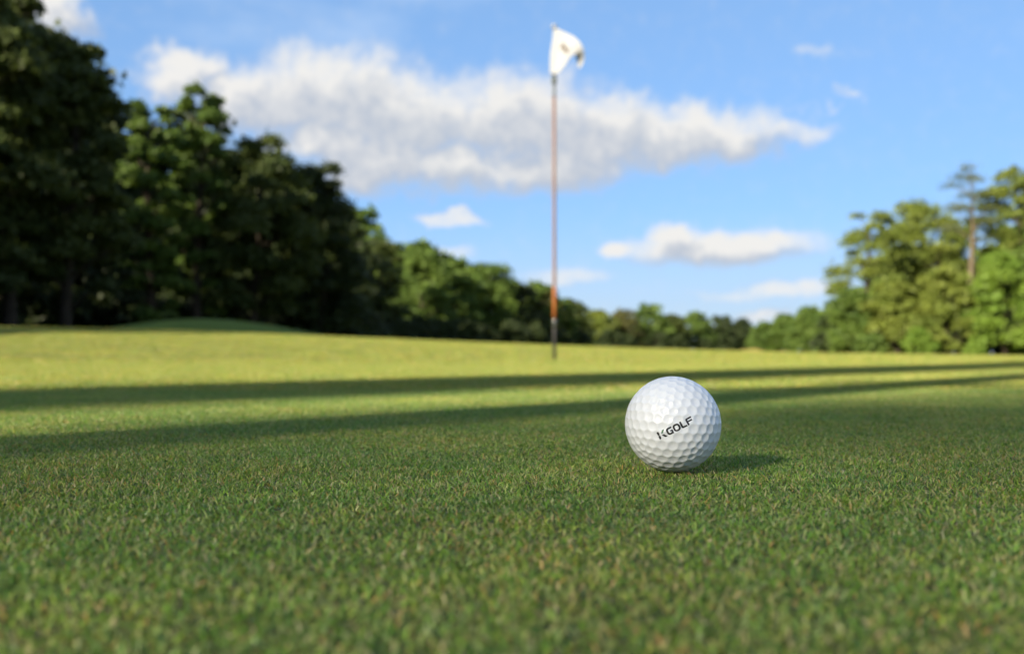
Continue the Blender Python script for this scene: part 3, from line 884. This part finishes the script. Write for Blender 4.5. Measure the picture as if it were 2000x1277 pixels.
flagstick = link('flagstick', None, loc=(pole_x, PD, zb))
tag(flagstick, 'thin faded pink and rusty orange flagstick standing in the hole', 'flagstick')
def lathe(prof, sides=16):
    return tube([(0, 0, z) for r_, z in prof], [r_ for r_, z in prof], sides)
def stick_part(name, prof, mat):
    v, f = lathe(prof)
    link(name, mesh_py(name, v, f, mat), flagstick)
zr = lambda py: pz(py) - zb
W = 0.0115
stick_part('lower_rod', [(W * 0.95, -0.12), (W * 0.95, zr(640)), (W * 0.7, zr(634))], M_BLK)
stick_part('ferrule', [(W * 0.9, zr(640)), (W * 1.15, zr(637)), (W * 1.2, zr(632)), (W * 1.15, zr(627)), (W, zr(621))], M_FERR)
stick_part('orange_sleeve', [(W * 1.05, zr(622)), (W * 1.05, zr(562)), (W * 0.9, zr(560))], M_POLE)
stick_part('shaft', [(W * 0.9, zr(562)), (W * 0.95, zr(558)), (W * 0.95, zr(500)), (W * 0.92, zr(350)), (W * 0.9, zr(190))], M_FADED)
stick_part('upper_rod', [(W * 0.8, zr(190)), (W * 0.75, zr(60))], M_GREY)
stick_part('flag_collar', [(W * 0.8, zr(166)), (W * 1.3, zr(164)), (W * 1.35, zr(150)), (W * 0.9, zr(146))], M_DKGRN)
stick_part('top_knob', [(W * 0.7, zr(58)), (W * 1.5, zr(55)), (W * 1.7, zr(52)), (W * 1.2, zr(49)), (W * 0.3, zr(48))], M_KNOB)
# the hole's white liner
cup_v, cup_f = tube([(0, 0, -0.11), (0, 0, -0.025)], [0.054, 0.054], 24, cap=False)
cup = link('hole_cup', mesh_py('hole_cup', cup_v, cup_f, M_CUP), loc=(pole_x, PD, zb))
tag(cup, 'white liner of the hole at the foot of the flagstick', 'golf hole')

# flag: top and foot edges of the cloth from hoist to fly, with the depth of its folds
TOP = [(1085, 57, 0.00), (1094, 62, -0.02), (1106, 70, -0.04), (1119, 81, -0.07), (1130, 95, -0.10), (1137, 109, -0.11), (1139, 124, -0.08), (1133, 138, -0.05)]
FOOT = [(1074, 146, -0.015), (1082, 149, -0.02), (1091, 147, -0.04), (1102, 136, -0.07), (1112, 122, -0.09), (1120, 117, -0.10), (1126, 124, -0.04), (1129, 138, -0.01)]
nu, nv = 40, 24
def curve(pts, u):
    pts = np.array(pts, float); t = np.linspace(0, 1, len(pts))
    # catmull-rom through the points
    s = u * (len(pts) - 1); i = int(min(len(pts) - 2, math.floor(s))); f = s - i
    p0, p1, p2, p3 = pts[max(0, i - 1)], pts[i], pts[i + 1], pts[min(len(pts) - 1, i + 2)]
    return 0.5 * (2 * p1 + (p2 - p0) * f + (2 * p0 - 5 * p1 + 4 * p2 - p3) * f ** 2 + (3 * p1 - p0 - 3 * p2 + p3) * f ** 3)
FV = []
def flag_point(u, v):
    a, b = curve(TOP, u), curve(FOOT, u)
    q = a * (1 - v) + b * v
    if u < 0.001: q[0] -= 4.0 * math.sin(math.pi * v)
    dy = q[2] + 0.010 * math.sin(u * 9 + v * 2.2) * min(1, u * 4)
    w = at(q[0], q[1], PD)
    return np.array([w.x - pole_x, dy - 0.014, w.z - zb])
for i in range(nu + 1):
    for j in range(nv + 1):
        FV.append(flag_point(i / nu, j / nv))
FF = [(i * (nv + 1) + j, (i + 1) * (nv + 1) + j, (i + 1) * (nv + 1) + j + 1, i * (nv + 1) + j + 1) for i in range(nu) for j in range(nv)]
def cloth_mat():
    m, t, out = new_mat('cream_cloth')
    tcb = t.n('ShaderNodeTexCoord')
    n1 = t.noise(tcb.outputs['Object'], 25.0, 4.0, 0.6)
    c = t.mix(n1.outputs[0], (0.37, 0.39, 0.42, 1), (0.34, 0.355, 0.38, 1))
    pb = t.n('ShaderNodeBsdfPrincipled'); t.put(pb.inputs['Base Color'], c); pb.inputs['Roughness'].default_value = 0.85; pb.inputs['Specular IOR Level'].default_value = 0.2
    tr = t.n('ShaderNodeBsdfTranslucent'); t.put(tr.inputs[0], c)
    mx = t.n('ShaderNodeMixShader'); mx.inputs[0].default_value = 0.35
    t.t.links.new(pb.outputs[0], mx.inputs[1]); t.t.links.new(tr.outputs[0], mx.inputs[2]); t.t.links.new(mx.outputs[0], out.inputs[0])
    return m
flag = link('flag', mesh_np('flag', FV, np.array(FF), cloth_mat(), smooth=True), loc=(pole_x, PD, zb))
sm = flag.modifiers.new('cloth thickness', 'SOLIDIFY'); sm.thickness = 0.0015; sm.offset = 0
tag(flag, 'off-white cloth flag with a brown mark drooping in the wind atop the flagstick', 'flag')
M_EMB = simple_mat('brown_print', (0.07, 0.055, 0.04), None, 40, 0.8, 0.2)
ev, ef = [], []
for k_ in range(25):
    t_ = k_ / 24
    u = 0.20 + 0.22 * t_ ; v = 0.44 - 0.10 * math.sin(t_ * math.pi * 2.0) - 0.06 * t_
    wd = 0.050 * (0.5 + math.sin(math.pi * t_))
    for sgn in (-1, 1):
        q = flag_point(u, v + sgn * wd); q[1] -= 0.004
        ev.append(q)
for k_ in range(24):
    ef.append((2 * k_, 2 * k_ + 1, 2 * k_ + 3, 2 * k_ + 2))
link('emblem', mesh_py('emblem', ev, ef, M_EMB), flag)['label'] = 'brown curved emblem printed on the flag'

# ------------------------------------------------------------------ reddish sand of the far bunker
M_SAND = simple_mat('reddish_sand', (0.34, 0.19, 0.10), (0.42, 0.27, 0.15), 3.0, 0.95, 0.1, 0.4)
sx_, sy_ = spot(1532, 66)
sv, sf = [], []
for i in range(13):
    for j in range(25):
        rr_, a_ = i / 12, j / 24 * 2 * math.pi
        x_ = sx_ + 0.62 * rr_ * math.cos(a_); y_ = sy_ + 2.2 * rr_ * math.sin(a_)
        sv.append((x_, y_, float(terrain(x_, y_)) + 0.25 * (1 - rr_ ** 2) * (1 + 0.2 * math.sin(3 * a_)) + 0.004))
for i in range(12):
    for j in range(24):
        sf.append((i * 25 + j, i * 25 + j + 1, (i + 1) * 25 + j + 1, (i + 1) * 25 + j))
sand = link('sand_bank', mesh_np('sand_bank', sv, np.array(sf), M_SAND, smooth=True))
tag(sand, kind='structure')
